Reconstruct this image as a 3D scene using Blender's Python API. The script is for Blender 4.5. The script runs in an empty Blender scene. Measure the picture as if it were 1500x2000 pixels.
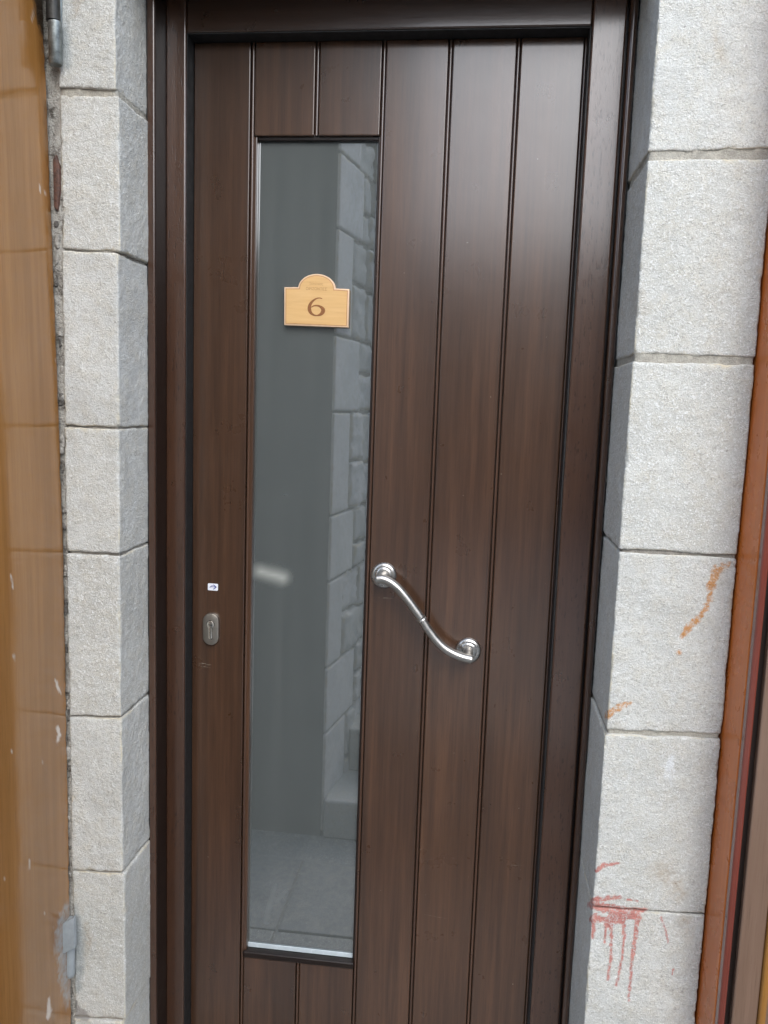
import bpy, bmesh, math, random
import numpy as np
from mathutils import Matrix, Vector

rng = random.Random(7)
EZ = 2.2                                   # eye height above the lane, metres
SC = bpy.context.scene
COL = SC.collection

# ------------------------------------------------------------------ camera
PITCH, YAW, ROLL, FPX = 0.12959842, 0.11170495, 0.03429703, 1600.0
def _axes():
    fw = np.array([-math.sin(YAW) * math.cos(PITCH), math.cos(YAW) * math.cos(PITCH), -math.sin(PITCH)])
    rt = np.array([math.cos(YAW), math.sin(YAW), 0.0])
    up = np.cross(rt, fw)
    c, s = math.cos(ROLL), math.sin(ROLL)
    return c * rt + s * up, -s * rt + c * up, fw
RT, UP, FW = _axes()
cam = bpy.data.cameras.new('camera')
camo = bpy.data.objects.new('camera', cam)
COL.objects.link(camo)
camo.matrix_world = Matrix(((RT[0], UP[0], -FW[0], 0), (RT[1], UP[1], -FW[1], 0), (RT[2], UP[2], -FW[2], EZ), (0, 0, 0, 1)))
cam.sensor_fit = 'HORIZONTAL'
cam.sensor_width = 36.0
cam.lens = 36.0 * FPX / 1500.0
cam.clip_start = 0.02
cam.clip_end = 2000
SC.camera = camo

# ------------------------------------------------------------------ sky, sun, exposure
SUN_EL, SUN_AZ = math.radians(40), math.radians(164)      # azimuth from +Y (the facade) towards +X
world = bpy.data.worlds.new('World')
SC.world = world
world.use_nodes = True
wn = world.node_tree
wn.nodes.clear()
sky = wn.nodes.new('ShaderNodeTexSky')
sky.sky_type = 'NISHITA'
sky.sun_disc = False
sky.sun_elevation = SUN_EL
sky.sun_rotation = SUN_AZ
sky.air_density = 1.0
sky.dust_density = 4.0
sky.ozone_density = 1.0
bg = wn.nodes.new('ShaderNodeBackground')
bg.inputs['Strength'].default_value = 0.15
wo = wn.nodes.new('ShaderNodeOutputWorld')
wn.links.new(sky.outputs[0], bg.inputs['Color'])
wn.links.new(bg.outputs[0], wo.inputs['Surface'])

sun = bpy.data.lights.new('sun', 'SUN')
sun.energy = 1.5
sun.angle = math.radians(130)
sun.color = (1.0, 0.98, 0.95)
suno = bpy.data.objects.new('sun', sun)
COL.objects.link(suno)
sd = Vector((math.sin(SUN_AZ) * math.cos(SUN_EL), math.cos(SUN_AZ) * math.cos(SUN_EL), math.sin(SUN_EL)))
suno.rotation_euler = sd.to_track_quat('Z', 'Y').to_euler()
suno.location = (0, -3, 9)

SC.view_settings.view_transform = 'Standard'
SC.view_settings.look = 'None'
SC.view_settings.exposure = 0.86
SC.view_settings.use_white_balance = True
SC.view_settings.white_balance_temperature = 5650
SC.view_settings.white_balance_tint = 7
SC.view_settings.gamma = 1.0
SC.view_settings.use_curve_mapping = False
SC.render.engine = 'CYCLES'
SC.cycles.max_bounces = 6
SC.cycles.diffuse_bounces = 4
SC.cycles.glossy_bounces = 3
SC.cycles.use_adaptive_sampling = True
SC.cycles.adaptive_threshold = 0.02
SC.cycles.use_denoising = True

# ------------------------------------------------------------------ measuring helpers
def at(px, py, Y):
    """point on the plane y=Y that lies at photo position px,py"""
    d = RT * ((px - 750) / FPX) - UP * ((py - 1000) / FPX) + FW
    p = d * (Y / d[1])
    return np.array([p[0], p[1], p[2] + EZ])

def photo(P):
    """photo position of points, for laying out stains that were measured on the photograph"""
    Q = P - np.array([0, 0, EZ])
    z = Q @ FW
    z = np.where(np.abs(z) < 1e-3, 1e-3, z)
    return 750 + FPX * (Q @ RT) / z, 1000 - FPX * (Q @ UP) / z

def Zp(px, py, Y):
    return at(px, py, Y)[2]

# numpy value noise
def _h(i, j, k, s):
    n = (i * 374761393 + j * 668265263 + k * 2147483647 + s * 974711) & 0xffffffff
    n = ((n ^ (n >> 13)) * 1274126177) & 0xffffffff
    n = (n ^ (n >> 16)) & 0xffff
    return n / 32767.5 - 1.0
def noise(P, freq, seed=0):
    Q = P * freq + seed * 17.13
    I = np.floor(Q).astype(np.int64)
    F = Q - I
    F = F * F * (3 - 2 * F)
    r = 0
    for a in (0, 1):
        for b in (0, 1):
            for c in (0, 1):
                w = (F[:, 0] if a else 1 - F[:, 0]) * (F[:, 1] if b else 1 - F[:, 1]) * (F[:, 2] if c else 1 - F[:, 2])
                r = r + w * _h(I[:, 0] + a, I[:, 1] + b, I[:, 2] + c, seed)
    return r
def fbm(P, freq, seed=0, octv=3):
    r, a = 0, 1.0
    for o in range(octv):
        r = r + a * noise(P, freq * 2 ** o, seed + o)
        a *= 0.5
    return r

# ------------------------------------------------------------------ object helpers
def tag(o, label=None, cat=None, group=None, kind=None):
    if label: o['label'] = label
    if cat: o['category'] = cat
    if group: o['group'] = group
    if kind: o['kind'] = kind
    return o

def thing(name, loc, label, cat, group=None, kind=None):
    o = bpy.data.objects.new(name, None)
    o.empty_display_size = 0.1
    COL.objects.link(o)
    o.location = loc
    return tag(o, label, cat, group, kind)

def world_loc(o):
    v = Vector(o.location)
    p = o.parent
    while p:
        v += Vector(p.location)
        p = p.parent
    return v

def link(name, me, mat, parent=None, label=None):
    """mesh given in world coordinates; its object stays at the world origin"""
    o = bpy.data.objects.new(name, me)
    COL.objects.link(o)
    if mat is not None:
        me.materials.clear()
        me.materials.append(mat)
    if parent is not None:
        o.parent = parent
        o.location = -world_loc(parent)
    if label: o['label'] = label
    return o

def mesh_from(verts, faces, smooth=False):
    me = bpy.data.meshes.new('mesh')
    me.from_pydata([tuple(v) for v in verts], [], [tuple(f) for f in faces])
    me.update()
    if smooth:
        me.polygons.foreach_set('use_smooth', [True] * len(me.polygons))
    return me

def bm_mesh(bm, smooth=False):
    me = bpy.data.meshes.new('mesh')
    bmesh.ops.recalc_face_normals(bm, faces=bm.faces)
    bm.to_mesh(me)
    bm.free()
    if smooth:
        me.polygons.foreach_set('use_smooth', [True] * len(me.polygons))
    return me

def box_mesh(lo, hi, bev=0.002, seg=2, shear=None):
    bm = bmesh.new()
    bmesh.ops.create_cube(bm, size=1.0)
    lo, hi = Vector(lo), Vector(hi)
    for v in bm.verts:
        v.co = Vector((lo[i] + (v.co[i] + 0.5) * (hi[i] - lo[i]) for i in range(3)))
    if bev > 0:
        bmesh.ops.bevel(bm, geom=list(bm.edges), offset=bev, segments=seg, profile=0.5, affect='EDGES')
    if shear:
        for v in bm.verts:
            v.co = Vector(shear(v.co))
    me = bm_mesh(bm)
    return me

def smooth_by_angle(me, deg):
    bm = bmesh.new()
    bm.from_mesh(me)
    for e in bm.edges:
        e.smooth = not (len(e.link_faces) == 2 and e.calc_face_angle(0) > math.radians(deg))
    bm.to_mesh(me)
    bm.free()

def lathe_mesh(prof, c, axis='Y', seg=48):
    """profile of (radius, along) revolved about an axis through c"""
    vs, fs = [], []
    n = len(prof)
    for k in range(seg):
        a = 2 * math.pi * k / seg
        for r, t in prof:
            if axis == 'Y':
                vs.append((c[0] + r * math.cos(a), c[1] + t, c[2] + r * math.sin(a)))
            elif axis == 'Z':
                vs.append((c[0] + r * math.cos(a), c[1] + r * math.sin(a), c[2] + t))
    for k in range(seg):
        k2 = (k + 1) % seg
        for i in range(n - 1):
            fs.append((k * n + i, k * n + i + 1, k2 * n + i + 1, k2 * n + i))
    bm = bmesh.new()
    me = mesh_from(vs, fs)
    bm.from_mesh(me)
    bmesh.ops.remove_doubles(bm, verts=bm.verts, dist=1e-6)
    me = bm_mesh(bm, True)
    smooth_by_angle(me, 35)
    return me

def tube_mesh(pts, rad, seg=24, cap=True):
    pts = [np.array(p, float) for p in pts]
    if not hasattr(rad, '__len__'):
        rad = [rad] * len(pts)
    vs, fs = [], []
    up = np.array([0, 1.0, 0])
    for i, p in enumerate(pts):
        t = pts[min(i + 1, len(pts) - 1)] - pts[max(i - 1, 0)]
        t = t / np.linalg.norm(t)
        a = np.cross(t, up)
        if np.linalg.norm(a) < 1e-4:
            a = np.cross(t, np.array([1.0, 0, 0]))
        a /= np.linalg.norm(a)
        b = np.cross(t, a)
        for k in range(seg):
            an = 2 * math.pi * k / seg
            vs.append(p + rad[i] * (a * math.cos(an) + b * math.sin(an)))
    for i in range(len(pts) - 1):
        for k in range(seg):
            k2 = (k + 1) % seg
            fs.append((i * seg + k, i * seg + k2, (i + 1) * seg + k2, (i + 1) * seg + k))
    if cap:
        fs.append(tuple(range(seg))[::-1])
        fs.append(tuple(range((len(pts) - 1) * seg, len(pts) * seg)))
    me = mesh_from(vs, fs, True)
    smooth_by_angle(me, 45)
    return me

def catmull(pts, n=8):
    P = [np.array(p, float) for p in pts]
    P = [2 * P[0] - P[1]] + P + [2 * P[-1] - P[-2]]
    out = []
    for i in range(1, len(P) - 2):
        for k in range(n):
            t = k / n
            out.append(0.5 * (2 * P[i] + (P[i + 1] - P[i - 1]) * t + (2 * P[i - 1] - 5 * P[i] + 4 * P[i + 1] - P[i + 2]) * t * t
                              + (3 * P[i] - P[i - 1] - 3 * P[i + 1] + P[i + 2]) * t ** 3))
    out.append(P[-2])
    return out

def prism_mesh(poly, y0, y1, bev=0.0):
    """x,z outline extruded from y0 (front) to y1"""
    bm = bmesh.new()
    vs = [bm.verts.new((x, y0, z)) for x, z in poly]
    f = bm.faces.new(vs)
    r = bmesh.ops.extrude_face_region(bm, geom=[f])
    for v in r['geom']:
        if isinstance(v, bmesh.types.BMVert):
            v.co.y = y1
    if bev:
        ed = [e for e in bm.edges if abs(e.verts[0].co.y - y0) < 1e-7 and abs(e.verts[1].co.y - y0) < 1e-7]
        bmesh.ops.bevel(bm, geom=ed, offset=bev, segments=2, profile=0.5, affect='EDGES')
    bmesh.ops.triangulate(bm, faces=[f for f in bm.faces if len(f.verts) > 4])
    me = bm_mesh(bm, True)
    smooth_by_angle(me, 30)
    return me

# dense rounded block with chipped arrises
def block_mesh(lo, hi, step, r0=0.003, r1=0.004, seed=0, zt=(0, 0), zb=(0, 0), rough=0.0012, stains=None, faces='xXyzZ', dents=0.0):
    lo, hi = np.array(lo, float), np.array(hi, float)
    n = np.maximum(2, np.ceil((hi - lo) / step).astype(int))
    quads = []
    def face(ax, side):
        u, v = [a for a in range(3) if a != ax]
        U, Vv = np.meshgrid(np.arange(n[u]), np.arange(n[v]), indexing='ij')
        U, Vv = U.ravel(), Vv.ravel()
        def idx(a, b):
            q = np.zeros((len(a), 3), int)
            q[:, ax] = n[ax] if side else 0
            q[:, u] = a
            q[:, v] = b
            return q
        c = [idx(U, Vv), idx(U + 1, Vv), idx(U + 1, Vv + 1), idx(U, Vv + 1)]
        flip = (side == 0) ^ (ax == 1)
        if flip: c = c[::-1]
        quads.append(np.stack(c, 1))
    for ch in faces:
        face({'x': 0, 'X': 0, 'y': 1, 'Y': 1, 'z': 2, 'Z': 2}[ch], 1 if ch in 'XYZ' else 0)
    Q = np.concatenate(quads).reshape(-1, 3)
    key = Q[:, 0] * 4000000 + Q[:, 1] * 2000 + Q[:, 2]
    uq, first, inv = np.unique(key, return_index=True, return_inverse=True)
    L = Q[first]
    P = lo + (hi - lo) * L / n
    F = inv.reshape(-1, 4)
    W = P + seed * 3.7
    ch = np.clip(fbm(W, 38, seed, 3) * 0.75 + 0.35, 0, 1.6)
    ch2 = np.clip(fbm(W, 130, seed + 5, 2) * 0.9 + 0.25, 0, 1.6)
    r = r0 + r1 * (0.55 * ch ** 1.6 + 0.45 * ch2 ** 1.4)
    r = np.minimum(r, 0.45 * (hi - lo).min())[:, None]
    C = np.clip(P, lo + r, hi - r)
    D = P - C
    ln = np.linalg.norm(D, axis=1, keepdims=True)
    Nn = D / np.maximum(ln, 1e-9)
    out = C + Nn * r
    disp = rough * (0.8 * noise(W, 22, seed + 1) + 0.5 * noise(W, 60, seed + 2) + 0.45 * noise(W, 150, seed + 3) + 0.35 * noise(W, 260, seed + 4))
    if dents:
        disp = disp - dents * np.clip(fbm(W, 9, seed + 9, 3) - 0.35, 0, 1)
    out = out + Nn * disp[:, None]
    s = (P[:, 0] - lo[0]) / (hi[0] - lo[0])
    h = (P[:, 2] - lo[2]) / (hi[2] - lo[2])
    out[:, 2] += h * (zt[0] * (1 - s) + zt[1] * s) + (1 - h) * (zb[0] * (1 - s) + zb[1] * s)
    out[:, 2] += 0.0018 * rough / 0.0011 * (h * noise(W * np.array([1, 1, 0]), 34, seed + 20) + (1 - h) * noise(W * np.array([1, 1, 0]), 34, seed + 21)) * (rough < 0.0013)
    edge = np.sort(np.minimum(P - lo, hi - P), axis=1)[:, 1]
    edge = np.clip(1 - edge / (0.002 + 0.009 * ch * ch2 + 0.003 * ch2), 0, 1) * np.clip(0.25 + 1.1 * fbm(W, 26, seed + 12, 2), 0, 1)
    me = bpy.data.meshes.new('mesh')
    me.vertices.add(len(out))
    me.vertices.foreach_set('co', out.ravel())
    me.loops.add(F.size)
    me.loops.foreach_set('vertex_index', F.ravel())
    me.polygons.add(len(F))
    me.polygons.foreach_set('loop_start', np.arange(len(F)) * 4)
    me.polygons.foreach_set('loop_total', np.full(len(F), 4))
    me.polygons.foreach_set('use_smooth', np.ones(len(F), bool))
    me.update(calc_edges=True)
    me.validate()
    a = me.attributes.new('edge_wear', 'FLOAT', 'POINT')
    a.data.foreach_set('value', edge.astype(np.float32))
    if stains:
        add_stains(me, out, stains)
    return me

def poly_mask(P, lines, soft=1.0, jit=2.5, seed=3, freq=160):
    """coverage of brush strokes given as [(px,py,radius),...] in photo pixels, with ragged edges"""
    X, Y = photo(P)
    nz = fbm(P, freq, seed, 3) * jit
    m = np.zeros(len(P))
    for ln in lines:
        if len(ln) == 1: ln = ln + [(ln[0][0] + 0.1, ln[0][1] + 0.1, ln[0][2])]
        for (x0, y0, a), (x1, y1, b) in zip(ln[:-1], ln[1:]):
            dx, dy = x1 - x0, y1 - y0
            t = np.clip(((X - x0) * dx + (Y - y0) * dy) / (dx * dx + dy * dy + 1e-9), 0, 1)
            d = np.hypot(X - x0 - t * dx, Y - y0 - t * dy)
            rr = a + (b - a) * t + nz * np.minimum(1, (a + (b - a) * t) / 6)
            m = np.maximum(m, np.clip((rr - d) / soft + 0.5, 0, 1))
    return m

def add_stains(me, P, stains):
    for name, (lines, soft, jit) in stains.items():
        v = poly_mask(P, lines, soft, jit, seed=len(name))
        a = me.attributes.new(name, 'FLOAT', 'POINT')
        a.data.foreach_set('value', v.astype(np.float32))

# ------------------------------------------------------------------ material helpers
class NT:
    def __init__(self, name):
        self.m = bpy.data.materials.new(name)
        self.m.use_nodes = True
        self.t = self.m.node_tree
        self.t.nodes.clear()
        self.out = self.n('ShaderNodeOutputMaterial')
        self.b = self.n('ShaderNodeBsdfPrincipled')
        self.l(self.b.outputs[0], self.out.inputs['Surface'])
    def n(self, ty, **kw):
        x = self.t.nodes.new(ty)
        for k, v in kw.items(): setattr(x, k, v)
        return x
    def l(self, a, b): self.t.links.new(a, b)
    def set(self, **kw):
        for k, v in kw.items():
            i = self.b.inputs[k.replace('_', ' ')]
            if hasattr(v, 'links') or isinstance(v, bpy.types.NodeSocket): self.l(v, i)
            else: i.default_value = v
    def co(self, scale=(1, 1, 1), rand=0.0):
        tc = self.n('ShaderNodeTexCoord')
        mp = self.n('ShaderNodeMapping')
        mp.inputs['Scale'].default_value = scale
        self.l(tc.outputs['Object'], mp.inputs['Vector'])
        if rand:
            oi = self.n('ShaderNodeObjectInfo')
            ma = self.n('ShaderNodeMath', operation='MULTIPLY')
            self.l(oi.outputs['Random'], ma.inputs[0])
            ma.inputs[1].default_value = rand
            self.l(ma.outputs[0], mp.inputs['Location'])
        return mp.outputs[0]
    def noise(self, vec, scale, detail=3, rough=0.55, dist=0.0):
        x = self.n('ShaderNodeTexNoise')
        x.inputs['Scale'].default_value = scale
        x.inputs['Detail'].default_value = detail
        x.inputs['Roughness'].default_value = rough
        x.inputs['Distortion'].default_value = dist
        self.l(vec, x.inputs['Vector'])
        return x.outputs['Fac']
    def ramp(self, fac, stops):
        x = self.n('ShaderNodeValToRGB')
        r = x.color_ramp
        while len(r.elements) < len(stops): r.elements.new(0.5)
        for e, (p, c) in zip(r.elements, stops):
            e.position = p
            e.color = (c, c, c, 1) if not hasattr(c, '__len__') else (*c, 1)
        self.l(fac, x.inputs['Fac'])
        return x.outputs['Color']
    def rng(self, fac, a, b, c=0.0, d=1.0):
        x = self.n('ShaderNodeMapRange')
        x.inputs['From Min'].default_value = a
        x.inputs['From Max'].default_value = b
        x.inputs['To Min'].default_value = c
        x.inputs['To Max'].default_value = d
        self.l(fac, x.inputs['Value'])
        return x.outputs['Result']
    def mix(self, fac, a, b, mode='MIX'):
        x = self.n('ShaderNodeMix', data_type='RGBA', blend_type=mode)
        for s, v in ((x.inputs['Factor'], fac), (x.inputs['A'], a), (x.inputs['B'], b)):
            if isinstance(v, bpy.types.NodeSocket): self.l(v, s)
            else: s.default_value = v if not hasattr(v, '__len__') or len(v) == 4 else (*v, 1)
        for s in x.inputs:
            if s.type == 'RGBA' and s.name in 'AB' and not s.is_linked:
                v = a if s.name == 'A' else b
                if hasattr(v, '__len__'): s.default_value = (*v[:3], 1)
        for s, v in zip([i for i in x.inputs if i.type == 'RGBA'], (a, b)):
            if isinstance(v, bpy.types.NodeSocket) and not s.is_linked: self.l(v, s)
        return [o for o in x.outputs if o.type == 'RGBA'][0]
    def math(self, op, a, b=0.0):
        x = self.n('ShaderNodeMath', operation=op)
        for s, v in zip(x.inputs, (a, b)):
            if isinstance(v, bpy.types.NodeSocket): self.l(v, s)
            else: s.default_value = v
        return x.outputs[0]
    def attr(self, name):
        x = self.n('ShaderNodeAttribute', attribute_name=name)
        return x.outputs['Fac']
    def bump(self, h, strength, dist, prev=None):
        x = self.n('ShaderNodeBump')
        x.inputs['Strength'].default_value = strength
        x.inputs['Distance'].default_value = dist
        self.l(h, x.inputs['Height'])
        if prev is not None: self.l(prev, x.inputs['Normal'])
        return x.outputs['Normal']

def mat_stone(name, base=(0.605, 0.61, 0.575), warm=(0.58, 0.53, 0.41), pit=(0.29, 0.285, 0.26)):
    t = NT(name)
    v = t.co(rand=9.0)
    oi = t.n('ShaderNodeObjectInfo')
    rnd = oi.outputs['Random']
    big = t.noise(v, 7, 5, 0.6)
    mid = t.noise(v, 38, 3, 0.6)
    fine = t.noise(v, 300, 2, 0.6, 0.6)
    worm = t.noise(v, 150, 2, 0.5, 2.6)
    flecks = t.noise(v, 95, 3, 0.7)
    c = t.mix(t.rng(big, 0.32, 0.68), tuple(x * 0.84 for x in base), tuple(min(0.8, x * 1.10) for x in base))
    c = t.mix(t.rng(rnd, 0.0, 1.0, 0.0, 0.40), c, tuple(x * y for x, y in zip(base, (0.80, 0.78, 0.72))))
    c = t.mix(t.rng(mid, 0.42, 0.75, 0, 0.40), c, warm)
    pv = t.math('MULTIPLY', t.rng(fine, 0.50, 0.68, 0.0, 1.0), t.rng(mid, 0.35, 0.62, 0.30, 0.68))
    c = t.mix(pv, c, pit)
    wv = t.math('MULTIPLY', t.rng(worm, 0.54, 0.64, 0.0, 0.8), t.rng(rnd, 0.2, 0.8, 0.35, 0.9))
    c = t.mix(wv, c, (0.77, 0.78, 0.76))
    c = t.mix(t.rng(flecks, 0.69, 0.76, 0.0, 0.65), c, (0.13, 0.115, 0.095))
    vein = t.noise(v, 11, 4, 0.55, 1.2)
    c = t.mix(t.math('MULTIPLY', t.rng(t.math('ABSOLUTE', t.math('SUBTRACT', vein, 0.5)), 0.0, 0.006, 1.0, 0.0), t.rng(big, 0.5, 0.62, 0, 0.35)), c, (0.22, 0.20, 0.17))
    e = t.math('MULTIPLY', t.attr('edge_wear'), t.rng(mid, 0.3, 0.6, 0.45, 0.95))
    c = t.mix(e, c, (0.60, 0.54, 0.39))
    c = t.mix(t.math('MULTIPLY', t.attr('stain_soil'), t.rng(flecks, 0.35, 0.65, 0.08, 0.42)), c, (0.34, 0.24, 0.12))
    c = t.mix(t.math('MULTIPLY', t.attr('stain_rust'), t.rng(t.math('ADD', flecks, t.math('MULTIPLY', fine, 0.6)), 0.60, 0.88, 0.15, 0.95)), c, (0.50, 0.25, 0.085))
    c = t.mix(t.math('MULTIPLY', t.attr('stain_grey'), t.rng(mid, 0.3, 0.65, 0.35, 0.8)), c, (0.28, 0.31, 0.315))
    c = t.mix(t.math('MULTIPLY', t.attr('stain_cement'), 0.85), c, (0.30, 0.285, 0.265))
    rd = t.math('MULTIPLY', t.attr('stain_red'), t.rng(t.math('ADD', flecks, t.math('MULTIPLY', fine, 0.8)), 0.88, 1.12, 0.85, 0.08))
    c = t.mix(rd, c, t.mix(t.rng(mid, 0.3, 0.7), (0.40, 0.11, 0.085), (0.53, 0.20, 0.155)))
    c = t.mix(t.math('MULTIPLY', t.attr('stain_white'), 0.5), c, (0.75, 0.78, 0.80))
    n1 = t.bump(t.math('ADD', fine, t.math('MULTIPLY', worm, 1.2)), 0.7, 0.0026)
    n2 = t.bump(mid, 0.4, 0.005, n1)
    t.set(Base_Color=c, Roughness=0.88, Normal=n2, Specular_IOR_Level=0.25)
    return t.m

def mat_mortar(name, base=(0.33, 0.31, 0.27)):
    t = NT(name)
    v = t.co()
    a = t.noise(v, 60, 4, 0.65)
    b = t.noise(v, 420, 3, 0.6)
    c = t.mix(t.rng(a, 0.3, 0.7), tuple(x * 0.75 for x in base), tuple(x * 1.3 for x in base))
    c = t.mix(t.rng(b, 0.5, 0.7, 0, 0.5), c, tuple(x * 0.45 for x in base))
    n = t.bump(t.math('ADD', a, b), 0.7, 0.004)
    t.set(Base_Color=c, Roughness=0.95, Normal=n, Specular_IOR_Level=0.2)
    return t.m

def mat_gap():
    t = NT('ragged_mortar')
    v = t.co()
    a = t.noise(v, 45, 4, 0.7)
    b = t.noise(v, 300, 3, 0.6)
    c = t.mix(t.rng(a, 0.30, 0.50), (0.07, 0.055, 0.04), (0.42, 0.40, 0.35))
    c = t.mix(t.rng(b, 0.5, 0.7, 0, 0.6), c, (0.09, 0.075, 0.06))
    t.set(Base_Color=c, Roughness=0.95, Normal=t.bump(t.math('ADD', a, b), 0.9, 0.006))
    return t.m

def mat_wood(name, dark, light, rough=0.3, spec=0.5, coat=0.0, grain_axis='Z', peel=0.25, flecks=0.0, spots=False, crough=0.2, pores=False, scuffs=()):
    t = NT(name)
    s = (70, 70, 2.2) if grain_axis == 'Z' else (2.2, 70, 70)
    v = t.co(s, rand=30.0)
    u = t.co((1, 1, 1), rand=7.0)
    g1 = t.noise(v, 1.0, 5, 0.65, 0.0)
    g2 = t.noise(t.co((9, 9, 0.8) if grain_axis == 'Z' else (0.8, 9, 9), rand=11.0), 1.0, 3, 0.55, 0.2)
    g3 = t.noise(t.co((420, 420, 16) if grain_axis == 'Z' else (16, 420, 420)), 1.0, 2, 0.6)
    c = t.mix(t.rng(g1, 0.28, 0.74), dark, light)
    c = t.mix(t.rng(g2, 0.3, 0.72, 0.0, 0.65), c, tuple(x * 0.62 for x in dark))
    c = t.mix(t.rng(g3, 0.55, 0.75, 0.0, 0.35), c, tuple(x * 0.5 for x in dark))
    if pores:
        q = t.noise(t.co((260, 260, 60)), 1.0, 2, 0.5)
        c = t.mix(t.rng(q, 0.62, 0.70, 0, 0.55), c, tuple(x * 0.25 for x in dark))
    ru = t.rng(t.noise(u, 14, 4, 0.6), 0.3, 0.7, rough * 0.88, rough * 1.15)
    if flecks:
        f = t.noise(u, 155, 1, 0.4)
        c = t.mix(t.rng(f, 0.845, 0.855, 0, flecks), c, (0.42, 0.38, 0.32))
    if scuffs:
        tc = t.n('ShaderNodeTexCoord')
        sx = t.n('ShaderNodeSeparateXYZ')
        t.l(tc.outputs['Object'], sx.inputs[0])
        brk = t.rng(t.noise(t.co((90, 90, 400)), 1.0, 3, 0.6), 0.42, 0.62)
        for cx, cz, a, b, k, sl in scuffs:
            dx = t.math('SUBTRACT', sx.outputs['X'], cx)
            dz = t.math('SUBTRACT', t.math('SUBTRACT', sx.outputs['Z'], cz), t.math('MULTIPLY', dx, sl))
            d = t.math('ADD', t.math('POWER', t.math('ABSOLUTE', t.math('DIVIDE', dx, a)), 2.0), t.math('POWER', t.math('ABSOLUTE', t.math('DIVIDE', dz, b)), 2.0))
            c = t.mix(t.math('MULTIPLY', t.rng(d, 0.2, 1.0, k, 0.0), brk), c, (0.30, 0.26, 0.21))
    if spots:
        c = t.mix(t.attr('stain_pale'), c, (0.62, 0.55, 0.47))
        c = t.mix(t.math('MULTIPLY', t.attr('stain_grey'), t.rng(t.noise(u, 60, 4, 0.65), 0.35, 0.6, 0.35, 0.9)), c, (0.33, 0.335, 0.325))
        c = t.mix(t.math('MULTIPLY', t.attr('stain_soot'), 0.93), c, (0.02, 0.018, 0.015))
        c = t.mix(t.math('MULTIPLY', t.attr('stain_dark'), 0.6), c, tuple(x * 0.35 for x in dark))
    p = t.noise(u, 260, 2, 0.5)
    h = t.math('ADD', t.math('MULTIPLY', g3, 0.5), t.math('MULTIPLY', p, 0.5))
    n = t.bump(h, peel, 0.0009)
    if pores: n = t.bump(t.rng(q, 0.58, 0.70, 1.0, 0.0), 0.35, 0.0010, n)
    n = t.bump(t.noise(u, 9, 2, 0.5), 0.10, 0.01, n)
    t.set(Base_Color=c, Roughness=ru, Normal=n, Specular_IOR_Level=spec, Coat_Weight=coat, Coat_Roughness=crough, Coat_IOR=1.6)
    return t.m

def mat_plain(name, col, rough=0.5, metal=0.0, spec=0.5, var=0.15, scale=40, bump=0.0, ior=1.5):
    t = NT(name)
    v = t.co()
    a = t.noise(v, scale, 4, 0.6)
    c = t.mix(t.rng(a, 0.3, 0.7), tuple(x * (1 - var) for x in col), tuple(min(1, x * (1 + var)) for x in col))
    t.set(Base_Color=c, Roughness=t.rng(a, 0.3, 0.7, rough * 0.85, rough * 1.2), Metallic=metal, Specular_IOR_Level=spec, IOR=ior)
    if bump: t.set(Normal=t.bump(t.noise(v, scale * 4, 3, 0.6), bump, 0.002))
    return t.m

M = {}
M['stone'] = mat_stone('limestone')
M['stone_far'] = mat_stone('limestone_across', base=(0.74, 0.76, 0.76))
M['rubble'] = mat_stone('rubble_stone', base=(0.60, 0.61, 0.60))
M['mortar'] = mat_mortar('mortar')
M['mortar_pale'] = mat_mortar('mortar_pale', (0.43, 0.41, 0.35))
M['mortar_dark'] = mat_mortar('mortar_dark', (0.13, 0.12, 0.105))
SCUFFS = []
for (_x, _y, _a, _b, _k, _s) in ((400, 1297, 0.016, 0.0022, 0.8, -0.05), (402, 1303, 0.013, 0.0015, 0.7, -0.1), (389, 1298, 0.003, 0.003, 0.5, 0),
                                 (752, 1168, 0.022, 0.0016, 0.35, 0.0), (1010, 1690, 0.02, 0.0012, 0.3, 0.1), (850, 1790, 0.03, 0.0012, 0.3, -0.1)):
    _p = at(_x, _y, 1.733)
    SCUFFS.append((float(_p[0]), float(_p[2]), _a, _b, _k, _s))
M['mortar_gap'] = mat_gap()
M['door'] = mat_wood('door_wood', (0.040, 0.0195, 0.0098), (0.104, 0.0500, 0.0240), 0.30, 0.3, flecks=0.7, coat=1.0, crough=0.20, scuffs=SCUFFS)
M['frame'] = mat_wood('frame_wood', (0.046, 0.0205, 0.0105), (0.084, 0.039, 0.0195), 0.3, 0.3, peel=0.5, coat=1.0, crough=0.17, pores=True)
M['bead'] = mat_wood('bead_wood', (0.055, 0.026, 0.014), (0.10, 0.05, 0.026), 0.3, 0.4, coat=1.0, crough=0.15, peel=0.2)
M['head'] = mat_wood('frame_head_wood', (0.028, 0.013, 0.007), (0.055, 0.027, 0.014), 0.3, 0.3, grain_axis='X', peel=0.7, coat=1.0, crough=0.15)  # darker than the jambs: shade under the lintel put into the colour
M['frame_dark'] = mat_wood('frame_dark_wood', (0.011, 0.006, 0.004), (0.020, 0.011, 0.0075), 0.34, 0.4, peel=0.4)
M['groove'] = mat_plain('groove_back', (0.018, 0.010, 0.007), 0.6)
M['shutter'] = mat_wood('varnished_shutter', (0.27, 0.120, 0.026), (0.39, 0.190, 0.052), 0.10, 0.55, coat=0.4, peel=0.05, spots=True)
M['post'] = mat_wood('varnished_post', (0.50, 0.125, 0.018), (0.64, 0.20, 0.032), 0.28, 0.3, coat=0.0, peel=0.06)
M['post_red'] = mat_wood('varnished_red', (0.14, 0.030, 0.018), (0.20, 0.048, 0.028), 0.22, 0.5, coat=0.3, peel=0.06)
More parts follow.
